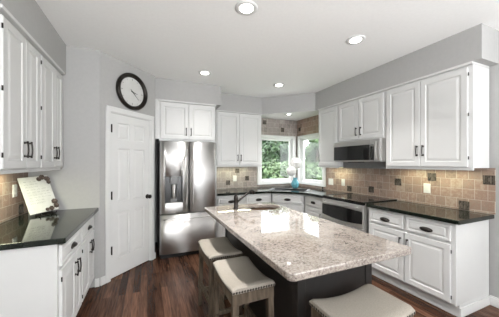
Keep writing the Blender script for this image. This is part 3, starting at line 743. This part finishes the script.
# ------------------------------------------------------------------ clock on the pantry wall
ck = thing('wall_clock', 'round black framed wall clock above the pantry door', 'clock', (XK+.442*.7071, YLB+.442*.7071, 2.372), R45)
MB().lathe([(.226, 0), (.238, .006), (.242, .030), (.236, .048), (.220, .056), (.204, .050), (.192, .034), (.188, .016)], (0, 0, 0), '-Y', 56).build('frame', M['bronze'], ck, smooth=True)
MB().lathe([(.186, .0165), (.186, .0175)], (0, -.001, 0), '-Y', 56).build('face', M['clockface'], ck)
mb = MB()
for k in range(12):
    a = 2*PI*k/12; L_ = .026 if k % 3 == 0 else .016; s, c_ = math.sin(a), math.cos(a)
    w = .004 if k % 3 == 0 else .0025
    r1, r0 = .172, .172-L_
    v = [mb.bm.verts.new((r*s+q*c_, -.0195, r*c_-q*s)) for r, q in ((r0, -w), (r0, w), (r1, w), (r1, -w))]
    mb.bm.faces.new(v)
mb.build('hour_marks', M['ink'], ck)
def hand(name, ang, L_, w, tail, y):
    s, c_ = math.sin(ang), math.cos(ang); mb = MB()
    pr = ((-tail, -w*.6), (-tail, w*.6), (0, w), (L_, w*.25), (L_, -w*.25), (0, -w))
    a = [mb.bm.verts.new((r*s+q*c_, y, r*c_-q*s)) for r, q in pr]; b = [mb.bm.verts.new((r*s+q*c_, y+.0015, r*c_-q*s)) for r, q in pr]
    mb.bm.faces.new(a); mb.bm.faces.new(b[::-1])
    for k in range(6): mb.bm.faces.new((a[k], a[(k+1) % 6], b[(k+1) % 6], b[k]))
    mb.build(name, M['black'], ck)
hand('hour_hand', math.radians(101), .085, .007, .02, -.0225); hand('minute_hand', math.radians(132), .135, .005, .04, -.0255)
MB().lathe([(.009, 0), (.008, .004)], (0, -.0235, 0), '-Y', 14).build('hand_hub', M['black'], ck)

# ------------------------------------------------------------------ plaque on the left counter
pq = thing('plaque', 'leaning ivory plaque with grey script and dark rosettes, on the left counter', 'plaque', (-.955, 2.985, .915), R45+.06)
tilt = Matrix.Rotation(math.radians(-22), 4, 'X')
PW, PH = .255, .375
def tilted(o): o.matrix_local = Matrix.Translation((0, -.035, .028)) @ tilt @ Matrix.Rotation(math.radians(-4), 4, 'Y'); return o
pb = tilted(MB().box(-PW/2, PW/2, 0, .010, 0, PH).build('board', M['ivory'], pq, bevel=.003))
mb = MB(); rr = random.Random(3)
for i in range(9):
    z = PH-.05-i*.028; x = -PW/2+.03; xe = PW/2-(.10 if i < 3 or i > 6 else .03)
    while x < xe-.02:
        w = rr.uniform(.02, .045); w = min(w, xe-x); n = 8
        pts = [(x+w*k/n, -.0008, z+.0055*math.sin(k*2.3+i)*(1 if k % 2 else .5)) for k in range(n+1)]
        mb.tube(pts, .0010, 4); x += w+.010
mb.build('script_lettering', M['ink'], pb)
def rosette(x, z, r):
    mb = MB(); n = 7
    for ring, (R0, t0) in enumerate(((r, .004), (r*.62, .009))):
        for k in range(n):
            a = 2*PI*k/n+ring*.4; c = Vector((x+math.cos(a)*R0*.55, -t0, z+math.sin(a)*R0*.55))
            vs_ = [mb.bm.verts.new(c+Vector((R0*.42*math.cos(q*PI/4), -.006*(1+math.cos(q*PI/4-a))*.5, R0*.42*math.sin(q*PI/4)))) for q in range(8)]
            tp = mb.bm.verts.new(c+Vector((0, -.003, 0))); 
            for q in range(8): mb.bm.faces.new((vs_[q], vs_[(q+1) % 8], tp))
    mb.lathe([(r*.22, 0), (r*.22, .014), (r*.1, .018)], (x, 0, z), '-Y', 10)
    mb.build('rosette', M['rosette'], pb)
for x, z, r in ((.068, PH-.018, .030), (.108, PH-.040, .030), (.035, PH-.035, .024), (.112, PH-.078, .022), (.105, .085, .032), (.108, .040, .028), (.060, .022, .026), (.020, .018, .020)): rosette(x, z, r)
es = MB()
for sx in (-1, 1):
    x = sx*.07
    es.tube([(x, -.085, .030), (x, -.080, .012), (x, -.062, .006), (x, -.015, .006), (x*.4, .065, .004)], .004, 6)
    es.tube([(x, -.020, .008), (x*.9, .03, .11), (x*.3, .062, .20)], .004, 6)
es.tube([(-.07, -.062, .006), (.07, -.062, .006)], .004, 6)
es.build('easel', M['bronze'], pq, smooth=True)

# ------------------------------------------------------------------ vase with flowers by the sink
va = thing('vase', 'teal glass vase holding two white hydrangea heads behind the sink', 'vase', (2.785, 4.085, .915))
MB().lathe([(.040, 0), (.060, .014), (.078, .06), (.080, .10), (.060, .145), (.042, .175), (.040, .19), (.050, .21), (.046, .211), (.036, .19)], seg=24).build('jar', M['teal'], va, smooth=True)
def bloom(c, r, n):
    st = MB().tube([(0, 0, .12), (c[0]*.4, c[1]*.4, c[2]*.6), c], .004, 6).build('stem', M['stem'], va)
    mb = MB(); rr = random.Random(int(r*1000))
    for k in range(n):
        th = math.acos(1-2*(k+.5)/n); ph = k*2.39996
        d = Vector((math.sin(th)*math.cos(ph), math.sin(th)*math.sin(ph), math.cos(th)))
        p = Vector(c)+d*r*rr.uniform(.86, 1.04); a = d.orthogonal().normalized(); b = d.cross(a)
        for q in range(4):
            t = q*PI/2+rr.random()
            e = math.cos(t)*a+math.sin(t)*b; g_ = d.cross(e); s = r*.26
            mb.bm.faces.new([mb.bm.verts.new(v) for v in (p, p+e*s*.6+g_*s*.4+d*.003, p+e*s*1.1+d*.006, p+e*s*.6-g_*s*.4+d*.003)])
    bmesh.ops.create_uvsphere(mb.bm, u_segments=14, v_segments=10, radius=r*.86, matrix=Matrix.Translation(c))
    mb.build('hydrangea_head', M['petal'], st)
bloom((-.115, -.03, .35), .098, 110); bloom((.005, -.005, .50), .122, 140)

# ------------------------------------------------------------------ garden
struct(MB().box(-6, XR+3, YB+.125, YB+1.7, -.62, -.58).box(XR+.125, XR+3, -6, YB+.124, -.62, -.58).build('ground_reflector', M['reflector']), 'added unseen light bounce patio outside the sink corner', 'reflector')  # unseen slab added to bounce daylight up onto the soffit underside
struct(MB().box(-14, 30, YB+.3, 34, -.7, -.6).build('ground', M['grass']), 'green lawn outside the windows', 'ground')
struct(MB().box(XR+.3, 30, -14, YB+.3, -.7, -.6).build('ground', M['grass']), 'green lawn outside the range wall', 'ground')
def tree(name, label, x, y, h, r, zc, leaves, size, m, seed, trunk=True):
    t = thing(name, label, 'tree' if trunk else 'shrub', (x, y, -.6), 0, 'garden trees and shrubs')
    rr = random.Random(seed); mb = MB()
    lumps = [(Vector((rr.uniform(-.6, .6)*r, rr.uniform(-.6, .6)*r, zc+rr.uniform(-.75, .75)*(h-zc))), r*rr.uniform(.35, .55)) for _ in range(16)]
    for k in range(leaves):
        c, q = rr.choice(lumps)
        d = Vector((rr.gauss(0, 1), rr.gauss(0, 1), rr.gauss(0, 1))).normalized()
        p = c+d*q*(rr.random()**.4)
        if p.z < .05: continue
        n = (d+Vector((rr.uniform(-.7, .7), rr.uniform(-.7, .7), .6+rr.uniform(-.5, .5)))).normalized()
        a = n.orthogonal().normalized(); a = (Matrix.Rotation(rr.random()*6.3, 3, n) @ a); b = n.cross(a); s = size*rr.uniform(.6, 1.2)
        mb.bm.faces.new([mb.bm.verts.new(v) for v in (p-a*s, p-a*s*.2+b*s*.5+n*s*.1, p+a*s, p-a*s*.2-b*s*.5+n*s*.1)])
    fo = mb.build('foliage', m, t)
    tp = MB().tube([(0, 0, 0), (.04, .02, zc*.5), (-.03, .03, zc), (.02, -.02, zc+.6*(h-zc))], .1, 8, [.14, .11, .08, .04] if trunk else [.05, .04, .03, .02])
    for _ in range(5):
        c, q = rr.choice(lumps); tp.tube([(0, .02, zc*.55), tuple(c*.6+Vector((0, 0, zc*.2))), tuple(c)], .03, 6, [.05, .035, .015])
    tp.build('trunk', M['bark'], t)
    return t
tree('leafy_tree', 'mid green tree seen through the left half of the sink wall window', 3.5, 8.9, 4.0, 1.05, 1.9, 8500, .11, M['leafA'], 1)
tree('leafy_tree', 'deep green tree filling the right half of the sink wall window', 5.75, 10.1, 4.2, 1.15, 2.0, 8500, .12, M['leafB'], 2)
tree('leafy_tree', 'mid green tree seen through the right window of the sink corner', 8.3, 10.1, 4.2, 1.15, 2.0, 8500, .12, M['leafA'], 3)
tree('leafy_tree', 'deep green tree far back in the garden behind the corner of the two windows', 9.2, 15.6, 4.9, 1.6, 2.4, 7500, .16, M['leafB'], 5)
tree('leafy_tree', 'pale green tree far behind the others at the garden edge', 14.4, 14.6, 4.9, 1.7, 2.4, 7500, .16, M['leafC'], 8)
tree('leafy_tree', 'pale green tree far behind the sink wall window on its left', 3.0, 14.4, 4.9, 1.6, 2.4, 7500, .16, M['leafC'], 9)
tree('leafy_tree', 'mid green tree far behind the right window of the sink corner', 12.0, 11.2, 4.6, 1.2, 2.3, 7500, .15, M['leafA'], 11)
tree('leafy_tree', 'deep green tree between and behind the two nearer window trees', 6.2, 13.0, 4.9, 1.2, 2.4, 7500, .15, M['leafB'], 12)
tree('garden_shrub', 'pale green shrub low in the sink wall window', 4.15, 6.9, 2.3, .55, 1.3, 2600, .07, M['leafC'], 6, False)
tree('garden_shrub', 'pale green shrub low in the right window of the sink corner', 6.5, 7.9, 2.4, .6, 1.3, 2600, .07, M['leafC'], 7, False)
